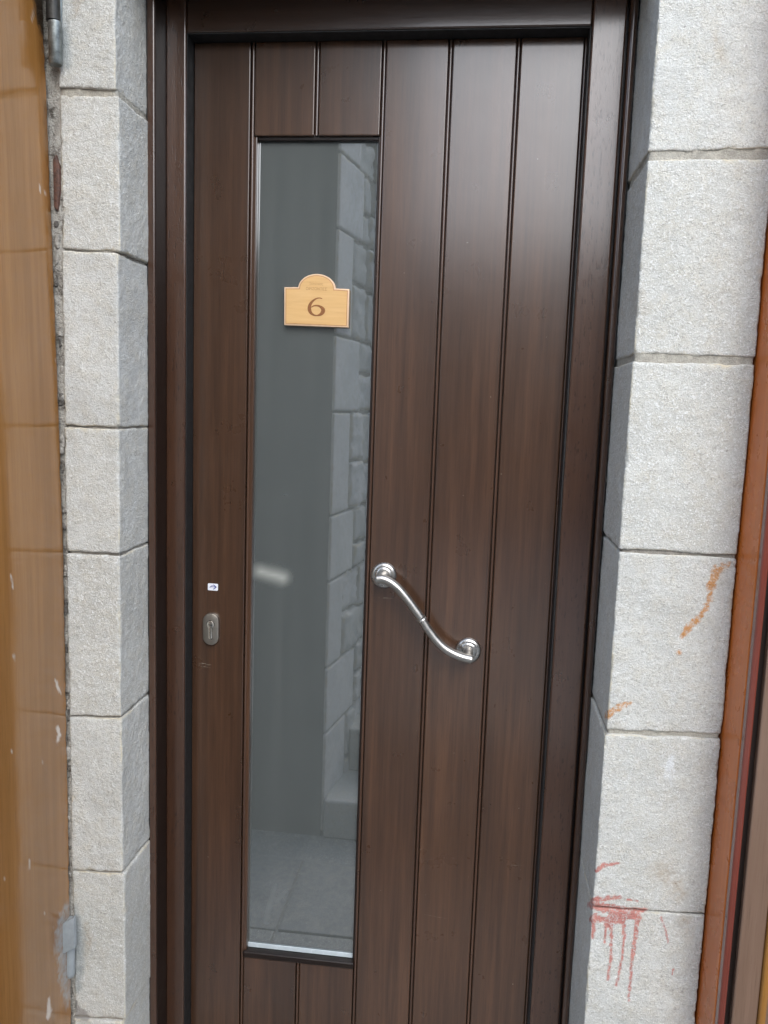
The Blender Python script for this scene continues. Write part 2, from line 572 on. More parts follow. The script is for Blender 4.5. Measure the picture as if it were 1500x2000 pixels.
M['post_face'] = mat_wood('varnished_face', (0.17, 0.105, 0.068), (0.24, 0.155, 0.105), 0.2, 0.5, coat=0.3, peel=0.06)
M['post_yellow'] = mat_wood('varnished_yellow', (0.27, 0.12, 0.02), (0.38, 0.185, 0.035), 0.2, 0.5, coat=0.3, peel=0.06)
M['steel'] = mat_plain('brushed_steel', (0.46, 0.445, 0.415), 0.34, 1.0, var=0.05, scale=90)
M['steel_rose'] = mat_plain('polished_steel', (0.48, 0.465, 0.44), 0.28, 1.0, var=0.05, scale=90)
M['nickel'] = mat_plain('satin_nickel', (0.42, 0.385, 0.335), 0.38, 1.0, var=0.04, scale=200)
M['brass'] = mat_plain('lock_core', (0.82, 0.77, 0.68), 0.22, 1.0, var=0.1, scale=200)
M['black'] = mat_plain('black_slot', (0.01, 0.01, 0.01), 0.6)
M['old_steel'] = mat_plain('old_galvanised', (0.22, 0.24, 0.235), 0.42, 0.75, var=0.45, scale=70, bump=0.3)
M['sooty_steel'] = mat_plain('sooty_steel', (0.035, 0.034, 0.03), 0.45, 0.4, var=0.5, scale=60, bump=0.4)
M['grey_paint'] = mat_plain('grey_paint', (0.29, 0.32, 0.335), 0.33, 0.0, var=0.10, scale=60, bump=0.25)
M['rust'] = mat_plain('charred_wood', (0.085, 0.040, 0.026), 0.5, 0.0, var=0.6, scale=120, bump=0.6)
M['paving'] = mat_stone('paving_stone', base=(0.26, 0.26, 0.255))
M['paving_lit'] = mat_stone('paving_lit', base=(0.48, 0.485, 0.47))  # lighter copy of the paving, sunlight on the steps put into its colour
M['render_wall'] = mat_plain('grey_render', (0.22, 0.22, 0.205), 0.9, 0.0, spec=0.2, var=0.10, scale=3, bump=0.3)
M['render_pale'] = mat_plain('pale_render', (0.42, 0.40, 0.36), 0.9, 0.0, spec=0.2, var=0.10, scale=3, bump=0.3)
M['render_brown'] = mat_plain('brown_render', (0.30, 0.19, 0.13), 0.9, 0.0, spec=0.2, var=0.10, scale=3, bump=0.3)
M['sticker'] = mat_plain('sticker_paper', (0.80, 0.81, 0.86), 0.4, var=0.03)
M['ink_blue'] = mat_plain('blue_ink', (0.05, 0.07, 0.28), 0.5, var=0.3, scale=600)
M['ply_rim'] = mat_plain('plate_rim', (0.66, 0.47, 0.30), 0.5, var=0.08, scale=80)
M['ply_line'] = mat_plain('plate_line', (0.42, 0.22, 0.085), 0.6, var=0.15, scale=200)
M['engraved'] = mat_plain('burnt_engraving', (0.215, 0.085, 0.022), 0.7, var=0.25, scale=300)
M['engraved_pale'] = mat_plain('burnt_lettering', (0.34, 0.19, 0.065), 0.7, var=0.2, scale=300)
def _ply():
    t = NT('plate_plywood')
    a = t.noise(t.co((12, 12, 160)), 1, 4, 0.6, 0.4)
    b = t.noise(t.co(), 30, 3)
    c = t.mix(t.rng(a, 0.3, 0.7), (0.56, 0.345, 0.13), (0.65, 0.425, 0.18))
    c = t.mix(t.rng(b, 0.4, 0.7, 0, 0.4), c, (0.62, 0.385, 0.14))
    t.set(Base_Color=c, Roughness=0.42)
    return t.m
M['ply'] = _ply()
def _pane():
    t = NT('milky_reflective_glass')
    v = t.co((30, 30, 1.2))
    a = t.noise(v, 1, 3, 0.5)
    c = t.mix(t.rng(a, 0.3, 0.7), (0.082, 0.091, 0.088), (0.097, 0.106, 0.102))
    c = t.mix(t.math('MULTIPLY', t.math('POWER', t.attr('stain_glow'), 1.7), 0.95), c, (0.62, 0.64, 0.58))  # soft pale oval blended into the pane colour
    c = t.mix(t.math('MULTIPLY', t.attr('stain_smear'), 0.08), c, (0.35, 0.37, 0.37))
    t.set(Base_Color=c, Roughness=0.015, IOR=2.9)
    t.set(Normal=t.bump(t.noise(t.co(), 3.0, 1, 0.4), 0.02, 0.01))
    return t.m
M['pane'] = _pane()
M['seal'] = mat_plain('pale_glazing_strip', (0.52, 0.58, 0.61), 0.25, 0.0, var=0.05)

# ==================================================================== SETTING
WALL, FRAME, LEAF, GLASS = 1.50, 1.69, 1.733, 1.752       # depths of the wall, frame, door leaf and pane
XL, XR = -0.680, 0.262                                     # the two stone arrises of the doorway
SOFFIT = EZ + 0.824

g = link('ground', box_mesh((-60, -60, -0.3), (60, 60, 0.0), 0), M['paving'])
tag(g, kind='structure')
# paving flags near the door (seen only in the pane)
for i in range(7):
    for j in range(3):
        x0, y0 = -2.6 + i * 0.62, -0.15 + j * 0.55
        link('paving_slab', box_mesh((x0 + 0.006, y0 + 0.006, -0.05), (x0 + 0.614, y0 + 0.544, 0.012 + rng.uniform(-0.003, 0.004)), 0.004), M['paving'], g)

# doorstep under the frame
d = thing('doorstep', (-0.2, 1.4, 0), 'two worn stone steps under the dark front door', 'doorstep')
link('tread', box_mesh((-0.72, 1.18, 0.0), (0.30, 1.75, 0.30), 0.012), M['paving'], d)
link('tread', box_mesh((-0.675, 1.46, 0.302), (0.257, 1.95, 0.565), 0.012), M['paving'], d)

# ---- the house the door belongs to, outside the frame
h = thing('stone_house', (0, 1.5, 0), 'pale stone house front above and around the dark door', 'house')
link('added_soffit_board', box_mesh((XL + 0.002, WALL + 0.006, SOFFIT - 0.012), (XR - 0.002, 1.95, SOFFIT - 0.001), 0.002), M['frame_dark'], h)  # unseen dark board added so the head rail reflects dark
link('lintel', block_mesh((-0.86, WALL - 0.004, SOFFIT), (0.56, 1.95, SOFFIT + 0.30), 0.02, seed=31), M['stone'], h)
for i, (x0, x1) in enumerate(((-3.4, -2.2), (-2.196, -0.9), (-0.896, 0.4), (0.404, 1.7), (1.704, 3.0))):
    for j in range(6):
        z0 = SOFFIT + 0.305 + j * 0.42
        o = 0.3 * (j % 2)
        link('stone_block', block_mesh((x0 + o, WALL, z0), (x1 + o - 0.006, 1.9, z0 + 0.412), 0.06, seed=40 + i * 7 + j), M['stone'], h)
for x0, x1 in ((-3.4, -2.0), (1.7, 3.2)):
    for j in range(8):
        link('stone_block', block_mesh((x0, WALL, 0.01 + j * 0.38), (x1, 1.9, 0.01 + j * 0.38 + 0.372), 0.06, seed=90 + j), M['stone'], h)
link('added_shade_slab', box_mesh((-1.30, 1.00, SOFFIT + 0.13), (-0.71, 1.495, SOFFIT + 0.24), 0.01), M['render_wall'], h)  # unseen slab added to shade the upper-left stones
link('back_wall', box_mesh((-3.4, 2.02, 0), (3.4, 2.2, SOFFIT + 2.8), 0), M['render_wall'], h)

# ==================================================================== STONE PILASTERS
stL = {
 'stain_soil': ([[(150, 0, 11), (148, 26, 6)], [(169, 1808, 7), (172, 1842, 9), (166, 1868, 5)], [(158, 1779, 6)]], 9.0, 4.0),
 'stain_grey': ([[(125, 50, 7), (127, 90, 9), (131, 128, 6)], [(147, 1774, 3), (152, 1825, 12), (154, 1875, 11), (152, 1930, 6)]], 12.0, 4.0),
 'stain_cement': ([[(143, 1955, 5), (152, 1978, 12), (168, 1986, 8)]], 2.0, 3.0),
}
stR = {
 'stain_rust': ([[(1425, 1100, 3), (1399, 1115, 9), (1389, 1145, 8), (1386, 1172, 5), (1371, 1202, 7), (1348, 1224, 6), (1331, 1243, 3)], [(1328, 1273, 4)],
                 [(1186, 1397, 6), (1207, 1381, 8), (1232, 1373, 2)]], 3.0, 5.0),
 'stain_red': ([[(1159, 1757, 5), (1187, 1755, 5), (1211, 1752, 3)], [(1156, 1768, 8), (1180, 1773, 10), (1201, 1777, 10), (1234, 1781, 8), (1262, 1777, 3)],
                [(1158, 1795, 7), (1180, 1795, 6), (1200, 1796, 8)], [(1212, 1795, 7), (1228, 1790, 6), (1247, 1792, 7)],
                [(1192, 1790, 5), (1194, 1832, 3), (1193, 1870, 2.6), (1187, 1913, 3)], [(1217, 1795, 5), (1219, 1832, 2.6), (1216, 1866, 2.4), (1204, 1924, 2.6)],
                [(1247, 1785, 5), (1241, 1826, 4), (1234, 1879, 2.8), (1228, 1954, 2)], [(1161, 1790, 6), (1157, 1832, 2)], [(1184, 1800, 4), (1181, 1842, 1.8)],
                [(1165, 1700, 4), (1177, 1690, 4), (1208, 1686, 2)], [(1291, 1792, 1.4), (1300, 1816, 1.6), (1305, 1842, 1.2)], [(1315, 1893, 2), (1313, 1904, 1.4)],
                [(1225, 1757, 2), (1245, 1760, 1.5)]], 1.2, 2.6),
 'stain_white': ([[(1310, 1490, 10), (1306, 1515, 6), (1312, 1532, 2)]], 6.0, 5.0),
 'stain_soil': ([[(1340, 1800, 10), (1342, 1826, 7)], [(1295, 1700, 22), (1330, 1745, 12)], [(1395, 75, 5), (1412, 113, 6)], [(1246, 575, 9), (1252, 605, 8)]], 22.0, 6.0),
}
def pilaster(name, label, x0, x1, joints, ends, stains, seed, lat):
    """joints: (photo y at outer edge, photo y at inner edge, half thickness) read on the wall plane"""
    t = thing(name, ((x0 + x1) / 2, WALL, 0), label, 'pilaster')
    xo, xi = lat
    bz = []
    for a, b, th, px in joints:
        za, zb = at(px[0], a, WALL)[2], at(px[1], b, WALL)[2]
        bz.append((za, zb, th))
    left_is_outer = xo < xi
    top = (ends[1], ends[1], 0.003)
    bot = (ends[0], ends[0], 0.003)
    seq = [top] + bz + [bot]
    for i in range(len(seq) - 1):
        (ta, tb, tt), (ba, bb, bt) = seq[i], seq[i + 1]
        ta, tb, ba, bb = ta - tt, tb - tt, ba + bt, bb + bt
        if not left_is_outer: ta, tb, ba, bb = tb, ta, bb, ba
        zhi, zlo = (ta + tb) / 2, (ba + bb) / 2
        off = rng.uniform(-0.0025, 0.0025)
        vis = zhi > EZ - 1.75 and zlo < EZ + 0.75
        step = 0.003 if vis else 0.012
        if stains is stR and zlo < EZ - 0.9 and vis: step = 0.0022
        lo = (x0 + (0 if left_is_outer else off), WALL + off, zlo)
        hi = (x1 + (off if left_is_outer else 0), 1.735, zhi)
        link('stone_block', block_mesh(lo, hi, step, 0.0015, 0.0078, seed=seed + i, zt=(ta - zhi, tb - zhi), zb=(ba - zlo, bb - zlo), rough=0.0011,
                                       stains=stains if vis else None, faces='xXyzZ'), M['stone'], t)
    for a, b, th in bz:
        if not left_is_outer: a, b = b, a
        zz = (a + b) / 2
        d0 = 0.0035 if th > 0.004 else 0.006
        xa, xb = (x0 + 0.002, x1 - d0) if left_is_outer else (x0 + d0, x1 - 0.002)
        link('mortar_joint', block_mesh((xa, WALL + d0, zz - th - 0.006), (xb, 1.73, zz + th + 0.006), 0.005, 0.001, 0.001, seed=seed + 60, rough=0.0016,
                                        zt=(a - zz, b - zz), zb=(a - zz, b - zz)), M['mortar_pale'] if th > 0.004 else M['mortar'], t)
    return t

LJ = [(178, 181, 0.0050, (135, 229)), (487, 492, 0.0022, (122, 232)), (833, 837, 0.0018, (128, 233)), (1080, 1084, 0.0020, (134, 238)),
      (1399, 1401, 0.0020, (138, 240)), (1701, 1705, 0.0022, (139, 239)), (1987, 1994, 0.0018, (144, 241))]
RJ = [(299, 304, 0.0075, (1500, 1268)), (705, 699, 0.0068, (1475, 1235)), (1088, 1075, 0.0030, (1436, 1210)), (1439, 1430, 0.0042, (1408, 1184)),
      (1786, 1771, 0.0014, (1375, 1160))]
pilaster('stone_pilaster', 'narrow pale limestone pilaster left of the door, beside the brown shutter', -0.7905, XL, LJ, (0.0, SOFFIT - 0.002), stL, 100, (-0.7905, XL))
pilaster('stone_pilaster', 'wide pale limestone pilaster right of the door, with red paint drips', XR, 0.467, RJ, (0.0, SOFFIT - 0.002), stR, 200, (0.467, XR))

# ==================================================================== DOOR FRAME
fr = thing('door_frame', (-0.2, FRAME, 0.565), 'dark brown wooden door frame set back between the pilasters', 'door frame')
ZB, HEAD = 0.57, EZ + 0.7268
link('trim', box_mesh((XL + 0.001, 1.632, ZB), (-0.664, 1.72, SOFFIT - 0.014), 0.0025), M['frame'], fr)
link('jamb', box_mesh((-0.6635, FRAME, ZB), (-0.6213, 1.82, SOFFIT - 0.016), 0.0035, 3), M['frame'], fr)
link('jamb', box_mesh((0.1755, FRAME, ZB), (0.2385, 1.82, SOFFIT - 0.016), 0.0035, 3), M['frame'], fr)
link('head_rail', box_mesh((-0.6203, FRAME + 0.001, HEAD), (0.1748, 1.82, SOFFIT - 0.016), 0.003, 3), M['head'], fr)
link('trim_groove', box_mesh((0.238, 1.712, ZB), (0.2455, 1.76, SOFFIT - 0.018), 0), M['frame_dark'], fr)
# round bead against the right reveal
link('trim_bead', tube_mesh([(0.2515, 1.693, ZB), (0.2515, 1.693, SOFFIT - 0.018)], 0.0078, 20), M['frame'], fr)
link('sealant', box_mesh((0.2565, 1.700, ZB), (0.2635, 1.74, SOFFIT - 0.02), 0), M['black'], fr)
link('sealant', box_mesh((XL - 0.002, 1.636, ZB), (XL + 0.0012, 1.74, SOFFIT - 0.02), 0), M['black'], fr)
link('gap_shade_strip', box_mesh((-0.6212, FRAME + 0.004, ZB), (-0.6196, LEAF + 0.02, HEAD), 0), M['black'], fr)  # black strips that colour in the shade of the rebate gaps, all three
link('gap_shade_strip', box_mesh((0.1728, FRAME + 0.006, ZB), (0.1754, LEAF + 0.02, HEAD), 0), M['black'], fr)
link('gap_shade_strip', box_mesh((-0.6195, FRAME + 0.005, HEAD - 0.002), (0.1727, LEAF + 0.02, HEAD + 0.001), 0), M['black'], fr)
link('trim_return', box_mesh((-0.6638, 1.6345, ZB), (-0.6622, FRAME + 0.004, SOFFIT - 0.015), 0), M['frame_dark'], fr)  # trim side face coloured near black for the shade on it
link('rebate', box_mesh((-0.6215, 1.775, ZB), (0.176, 1.83, SOFFIT - 0.02), 0), M['groove'], fr)

# ==================================================================== DOOR LEAF
door = thing('entrance_door', (-0.22, LEAF, ZB), 'dark brown planked front door with a tall narrow window and steel handle', 'door')
ED = [-0.6194, -0.4955, -0.3610, -0.2255, -0.0925, 0.0410, 0.1722]      # plank joints
ZT = HEAD - 0.0025
WT, WBOT = EZ + 0.5425, EZ - 1.2850                                   # window opening
GV = 0.0048                                                           # half width of a groove
def plank(x0, x1, z0, z1, gl=True, gr=True):
    a = x0 + (GV if gl else 0.0)
    b = x1 - (GV if gr else 0.0)
    return link('plank', box_mesh((a, LEAF, z0), (b, LEAF + 0.024, z1), 0.0022, 3), M['door'], door)
plank(ED[0], ED[1], ZB + 0.01, ZT, False, True)
plank(ED[1], ED[2], WT, ZT)
plank(ED[2], ED[3], WT, ZT)
plank(ED[1], ED[2], ZB + 0.01, WBOT - 0.014)
plank(ED[2], ED[3], ZB + 0.01, WBOT - 0.014)
for i in (3, 4, 5):
    plank(ED[i], ED[i + 1], ZB + 0.01, ZT, True, True)
def groove_bead(x, z0, z1):
    link('groove_bead', tube_mesh([(x, LEAF + 0.0052, z0), (x, LEAF + 0.0052, z1)], 0.0031, 12), M['bead'], door)
groove_bead(ED[1], ZB + 0.01, ZT)
groove_bead(ED[2], WT + 0.001, ZT)
groove_bead(ED[2], ZB + 0.01, WBOT - 0.015)
groove_bead(ED[3], ZB + 0.01, ZT)
groove_bead(ED[4], ZB + 0.01, ZT)
groove_bead(ED[5], ZB + 0.01, ZT)
groove_bead(ED[6] - 0.0012, ZB + 0.01, ZT)
gl, gr_ = ED[1] + 0.004, ED[3] - 0.004
for a, b, z0, z1 in ((ED[0], gl, ZB + 0.01, ZT - 0.001), (gr_, ED[6], ZB + 0.01, ZT - 0.001), (gl + 0.0005, gr_ - 0.0005, WT + 0.012, ZT - 0.001), (gl + 0.0005, gr_ - 0.0005, ZB + 0.01, WBOT - 0.026)):
    link('backing_board', box_mesh((a, LEAF + 0.0105, z0), (b, LEAF + 0.040, z1), 0), M['groove'], door)
# window: pane, glazing beads, pale strip and sloping sill bead
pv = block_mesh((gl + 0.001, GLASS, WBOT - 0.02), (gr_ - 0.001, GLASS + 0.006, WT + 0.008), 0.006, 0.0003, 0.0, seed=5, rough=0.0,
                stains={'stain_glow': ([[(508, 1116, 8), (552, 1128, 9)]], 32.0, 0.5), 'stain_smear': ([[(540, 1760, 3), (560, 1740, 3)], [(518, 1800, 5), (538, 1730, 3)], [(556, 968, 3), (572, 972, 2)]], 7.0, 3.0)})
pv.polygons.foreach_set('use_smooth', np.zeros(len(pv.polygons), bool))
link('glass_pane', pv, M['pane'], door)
link('glazing_bead', box_mesh((gl - 0.003, LEAF + 0.004, WBOT - 0.010), (gl + 0.0062, GLASS - 0.0006, WT), 0.002, 2), M['door'], door)
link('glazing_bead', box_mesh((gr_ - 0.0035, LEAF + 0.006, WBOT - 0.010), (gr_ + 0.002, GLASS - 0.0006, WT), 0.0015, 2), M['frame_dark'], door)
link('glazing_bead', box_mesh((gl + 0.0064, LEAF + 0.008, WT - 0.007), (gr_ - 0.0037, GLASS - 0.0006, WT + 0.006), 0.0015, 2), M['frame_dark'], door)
link('glazing_strip', box_mesh((gl + 0.0064, GLASS - 0.004, WBOT + 0.002), (gr_ - 0.0037, GLASS - 0.0006, WBOT + 0.013), 0.001), M['seal'], door)
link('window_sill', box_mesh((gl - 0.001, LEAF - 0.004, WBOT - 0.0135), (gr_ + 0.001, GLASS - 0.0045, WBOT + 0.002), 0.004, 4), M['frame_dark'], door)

# pull handle: two roses, necks, S-shaped bar, collar
c1, c2 = at(750, 1123, LEAF), at(914.5, 1270, LEAF)
BY = LEAF - 0.047
path_px = [(737, 1131), (748, 1131), (762, 1137), (776, 1148), (791, 1165), (806, 1185), (823, 1209), (839, 1234), (854, 1253), (869, 1267), (886, 1277), (904, 1284), (921, 1288)]
bar = catmull([at(x, y, BY) for x, y in path_px], 6)
handle = link('pull_handle', tube_mesh(bar, 0.0093, 28), M['steel'], door, 'S-shaped brushed steel pull handle')
rose_prof = [(0.0, -0.0105), (0.0135, -0.0105), (0.0175, -0.0095), (0.0185, -0.0085), (0.0205, -0.0085), (0.0245, -0.0075), (0.0272, -0.0050), (0.0280, -0.0020), (0.0280, 0.0)]
for c, e in ((c1, at(743, 1131, BY)), (c2, at(914, 1286, BY))):
    link('rose', lathe_mesh(rose_prof, (c[0], LEAF - 0.0003, c[2]), 'Y', 56), M['steel_rose'], handle)
    n0 = np.array([c[0], LEAF - 0.009, c[2]])
    n1 = np.array([e[0], BY + 0.001, e[2]])
    pts = [n0, n0 * 0.65 + np.array([c[0], BY, c[2]]) * 0.35, n0 * 0.35 + np.array([e[0], BY, e[2]]) * 0.65, n1]
    link('neck', tube_mesh(catmull(pts, 4), [0.0105] * 13, 24), M['steel'], handle)
k = len(bar) // 2
pm = np.array(bar[k]); td = np.array(bar[k + 1]) - np.array(bar[k - 1]); td /= np.linalg.norm(td)
link('collar', tube_mesh([pm - td * 0.0045, pm - td * 0.0038, pm - td * 0.0012, pm, pm + td * 0.0012, pm + td * 0.0038, pm + td * 0.0045],
                         [0.0096, 0.0108, 0.0108, 0.0098, 0.0108, 0.0108, 0.0096], 28), M['steel'], handle)

# lock
lc = at(414, 1227, LEAF)
def stadium(cx, cz, w, hgt, n=20):
    r = w / 2
    s = hgt / 2 - r
    o = []
    for k in range(n + 1):
        a = math.pi * k / n
        o.append((cx + r * math.cos(a), cz + s + r * math.sin(a)))
    for k in range(n + 1):
        a = math.pi + math.pi * k / n
        o.append((cx + r * math.cos(a), cz - s + r * math.sin(a)))
    return o
lock = link('lock_escutcheon', prism_mesh(stadium(lc[0], lc[2], 0.0365, 0.0725), LEAF - 0.010, LEAF + 0.001, 0.002), M['nickel'], door, 'oval satin nickel lock plate')
cy = LEAF - 0.0104
def keyhole(cx, cz):
    o = []
    for k in range(26):
        a = math.radians(-60 + 300 * k / 25)
        o.append((cx + 0.0086 * math.cos(a), cz + 0.011 + 0.0086 * math.sin(a)))
    r = 0.0046
    for k in range(9):
        a = math.pi + math.pi * k / 8
        o.append((cx + r * math.cos(a), cz - 0.018 + r * math.sin(a)))
    return o
link('cylinder_surround', prism_mesh([(lc[0] + (x - lc[0]) * 1.1, lc[2] + (z - lc[2]) * 1.06) for x, z in keyhole(lc[0], lc[2])], cy, cy + 0.004), M['black'], lock)
link('lock_cylinder', prism_mesh(keyhole(lc[0], lc[2]), cy - 0.0022, cy + 0.003, 0.0006), M['brass'], lock)
link('key_slot', box_mesh((lc[0] - 0.0042, cy - 0.0028, lc[2] + 0.0098), (lc[0] + 0.0052, cy - 0.0020, lc[2] + 0.0117), 0), M['black'], lock)

# sticker above the lock
sc = at(416, 1146.5, LEAF)
st = thing('sticker', (sc[0], LEAF, sc[2]), 'tiny white sticker with a blue arrow above the lock', 'sticker')
def rrect(cx, cz, w, hh, r, rot=0.0, n=5):
    o = []
    for sx, sz, a0 in ((1, 1, 0), (-1, 1, 90), (-1, -1, 180), (1, -1, 270)):
        for k in range(n + 1):
            a = math.radians(a0 + 90 * k / n)
            x, z = sx * (w / 2 - r) + r * math.cos(a), sz * (hh / 2 - r) + r * math.sin(a)
            o.append((cx + x * math.cos(rot) - z * math.sin(rot), cz + x * math.sin(rot) + z * math.cos(rot)))
    return o
link('paper', prism_mesh(rrect(sc[0], sc[2], 0.0232, 0.0158, 0.0022, -0.02), LEAF - 0.0006, LEAF + 0.0003), M['sticker'], st)
def strip(pts, widths, y0, y1):
    P = [np.array(p, float) for p in pts]
    L, R_ = [], []
    for i, p in enumerate(P):
        t = P[min(i + 1, len(P) - 1)] - P[max(i - 1, 0)]
        t = t / (np.linalg.norm(t) + 1e-12)
        n = np.array([-t[1], t[0]]) * widths[i] / 2
        L.append(p + n); R_.append(p - n)
    vs = [(q[0], y0, q[1]) for q in L] + [(q[0], y0, q[1]) for q in R_]
    m = len(P)
    vs += [(q[0], y1, q[1]) for q in L] + [(q[0], y1, q[1]) for q in R_]
    fs = []
    for i in range(m - 1):
        fs += [(i, i + 1, m + i + 1, m + i), (2 * m + i, 3 * m + i, 3 * m + i + 1, 2 * m + i + 1), (i, 2 * m + i, 2 * m + i + 1, i + 1), (m + i, m + i + 1, 3 * m + i + 1, 3 * m + i)]
    fs += [(0, m, 3 * m, 2 * m), (m - 1, 3 * m - 1, 4 * m - 1, 2 * m - 1)]
    bm = bmesh.new()
    bm.from_mesh(mesh_from(vs, fs))
    return bm_mesh(bm)
def stk(pts, w): return strip([(sc[0] + x, sc[2] + z) for x, z in pts], w, LEAF - 0.0011, LEAF - 0.0005)
link('arrow', stk([(-0.0075, -0.001), (-0.004, 0.0005), (0.001, 0.0008), (0.007, 0.0002)], [0.0012, 0.0016, 0.0014, 0.001]), M['ink_blue'], st)
link('arrow', stk([(0.0008, 0.0055), (0.004, 0.003), (0.0075, 0.0004), (0.004, -0.0025), (0.001, -0.0052)], [0.001, 0.0022, 0.0024, 0.002, 0.001]), M['ink_blue'], st)
link('arrow', stk([(-0.006, 0.0012), (-0.002, 0.0035), (0.001, 0.0036)], [0.0007, 0.0009, 0.0006]), M['ink_blue'], st)

# ==================================================================== NUMBER PLATE
py1 = GLASS - 0.0055
py0 = py1 - 0.009
npl = thing('number_plate', tuple(at(618, 640, GLASS)), 'small arched wooden plate with the number 6 on the door glass', 'number plate')
def pp(u, v):                      # crop pixels of the plate -> x,z on its face
    p = at(540 + u / 9.375, 520 + v / 9.375, py0)
    return (p[0], p[2])
def arch_outline(inset):
    cx, cyy, ru, rv = 735, 405, 340 - inset, 265 - inset
    o = [pp(140 + inset, 1078 - inset), pp(1312 - inset, 1122 - inset), pp(1332 - inset, 418 + inset)]
    o.append(pp(1076 - inset * 0.9, 405 + inset))
    for k in range(1, 24):
        a = math.radians(-2 + 183 * k / 24)
        o.append(pp(cx + ru * math.cos(a), cyy - rv * math.sin(a)))
    o.append(pp(393 + inset * 0.9, 382 + inset))
    o.append(pp(143 + inset, 382 + inset))
    return o
link('board', prism_mesh(arch_outline(0), py0, py1, 0.0008), M['ply_rim'], npl)
for _u in (400, 1070):
    _p = at(540 + _u / 9.375, 520 + 750 / 9.375, GLASS)
    link('adhesive_pad', box_mesh((_p[0] - 0.012, py1 - 0.0005, _p[2] - 0.012), (_p[0] + 0.012, GLASS - 0.0001, _p[2] + 0.012), 0), M['black'], npl)
link('border_line', prism_mesh(arch_outline(24), py0 - 0.0003, py0 + 0.001), M['ply_line'], npl)
link('face', prism_mesh(arch_outline(40), py0 - 0.0006, py0 + 0.001), M['ply'], npl)
def six():
    A = [(838, 592), (790, 582), (735, 592), (680, 625), (635, 672), (610, 722), (603, 780), (616, 830), (645, 868), (690, 895), (740, 903), (785, 893)]
    wa = [14, 17, 22, 34, 48, 58, 66, 60, 46, 30, 22, 20]
    B = [(640, 752), (680, 728), (725, 720), (770, 726), (815, 748), (848, 782), (856, 818), (838, 855), (805, 884), (765, 899), (725, 903)]
    wb = [16, 22, 26, 32, 46, 66, 74, 66, 48, 30, 20]
    s = 1 / 9.375 * (py0 / FPX)
    def smooth(P, w):
        pts = catmull([(p[0], p[1], ww) for p, ww in zip(P, w)], 5)
        return [pp(q[0], q[1]) for q in pts], [q[2] * s for q in pts]
    return smooth(A, wa), smooth(B, wb)
(sa, wa), (sb, wb) = six()
link('digit', strip(sa, wa, py0 - 0.0009, py0 - 0.0003), M['engraved'], npl)
link('digit', strip(sb, wb, py0 - 0.0011, py0 - 0.0003), M['engraved'], npl)
def lettering(body, u, v, width_u, name):
    cu = bpy.data.curves.new('text', 'FONT')
    cu.body = body
    cu.align_x = 'CENTER'
    cu.extrude = 0.0
    cu.size = 1.0
    o = bpy.data.objects.new('text', cu)
    COL.objects.link(o)
    bpy.context.view_layer.update()
    me = bpy.data.meshes.new_from_object(o.evaluated_get(bpy.context.evaluated_depsgraph_get()))
    bpy.data.objects.remove(o)
    n = len(me.vertices)
    if n == 0: return
    co = np.zeros(n * 3)
    me.vertices.foreach_get('co', co)
    co = co.reshape(-1, 3)
    w = co[:, 0].max() - co[:, 0].min()
    (xa, za), (xb, zb) = pp(u - width_u / 2, v - 6), pp(u + width_u / 2, v + 6)
    k = (xb - xa) / w
    out = np.stack([(xa + xb) / 2 + co[:, 0] * k, np.full(n, py0 - 0.00075), (za + zb) / 2 + co[:, 1] * k + (zb - za) * co[:, 0] / w], 1)
    me.vertices.foreach_set('co', out.ravel())
    me.update()
    link(name, me, M['engraved_pale'], npl)
lettering('Ξενώνας', 728, 342, 250, 'lettering')
lettering('ΟΡΙΖΟΝΤΕΣ', 732, 440, 385, 'lettering')

# ==================================================================== BROWN SHUTTER (opened at a right angle to the wall)
leaf_x = lambda z: -0.7935 - 0.0185 * max(0.0, (z - (EZ - 0.35)) / 0.9) ** 1.2       # its hinge edge leans a little
sh = thing('wooden_shutter', (-0.82, 1.2, 0.4), 'glossy varnished brown shutter standing open left of the pilaster', 'shutter')
sst = {
 'stain_pale': ([[(22, 1125, 1.2), (25, 1148, 0.8)], [(27, 1280, 1.5), (27, 1288, 1.2)], [(108, 1326, 1), (111, 1340, 1.3)], [(110, 1332, 2), (118, 1352, 1.5), (113, 1344, 2.5)],
                 [(112, 1420, 3), (116, 1434, 3), (112, 1450, 2)], [(23, 1468, 1.6)], [(84, 1490, 1.5)], [(57, 1680, 1), (57, 1698, 1.2)], [(10, 1717, 1.6)], [(95, 1950, 2), (96, 1975, 4), (92, 1990, 2), (103, 1972, 1)],
                 [(33, 1935, 1.3)], [(88, 1784, 1.2)], [(77, 360, 1.2), (78, 372, 0.8)], [(88, 378, 1.4)], [(95, 275, 1)], [(67, 20, 1), (60, 40, 1.2)], [(24, 700, 0.9)], [(108, 705, 0.9)]], 1.2, 1.5),
 'stain_grey': ([[(134, 1768, 5), (125, 1800, 12), (121, 1840, 13), (126, 1885, 12), (129, 1930, 8), (132, 1965, 4)], [(137, 1775, 7), (138, 1950, 6)]], 9.0, 9.0),
 'stain_soot': ([[(78, -10, 16), (88, 60, 9), (98, 128, 5), (103, 150, 3)], [(101, 300, 3), (105, 350, 5), (104, 410, 4)]], 7.0, 4.0),
 'stain_dark': ([[(92, 200, 7), (101, 420, 6), (112, 650, 5), (120, 900, 4), (128, 1330, 3)]], 6.0, 2.0),  # shade along the rounded shutter edge, painted as a darker strip
}
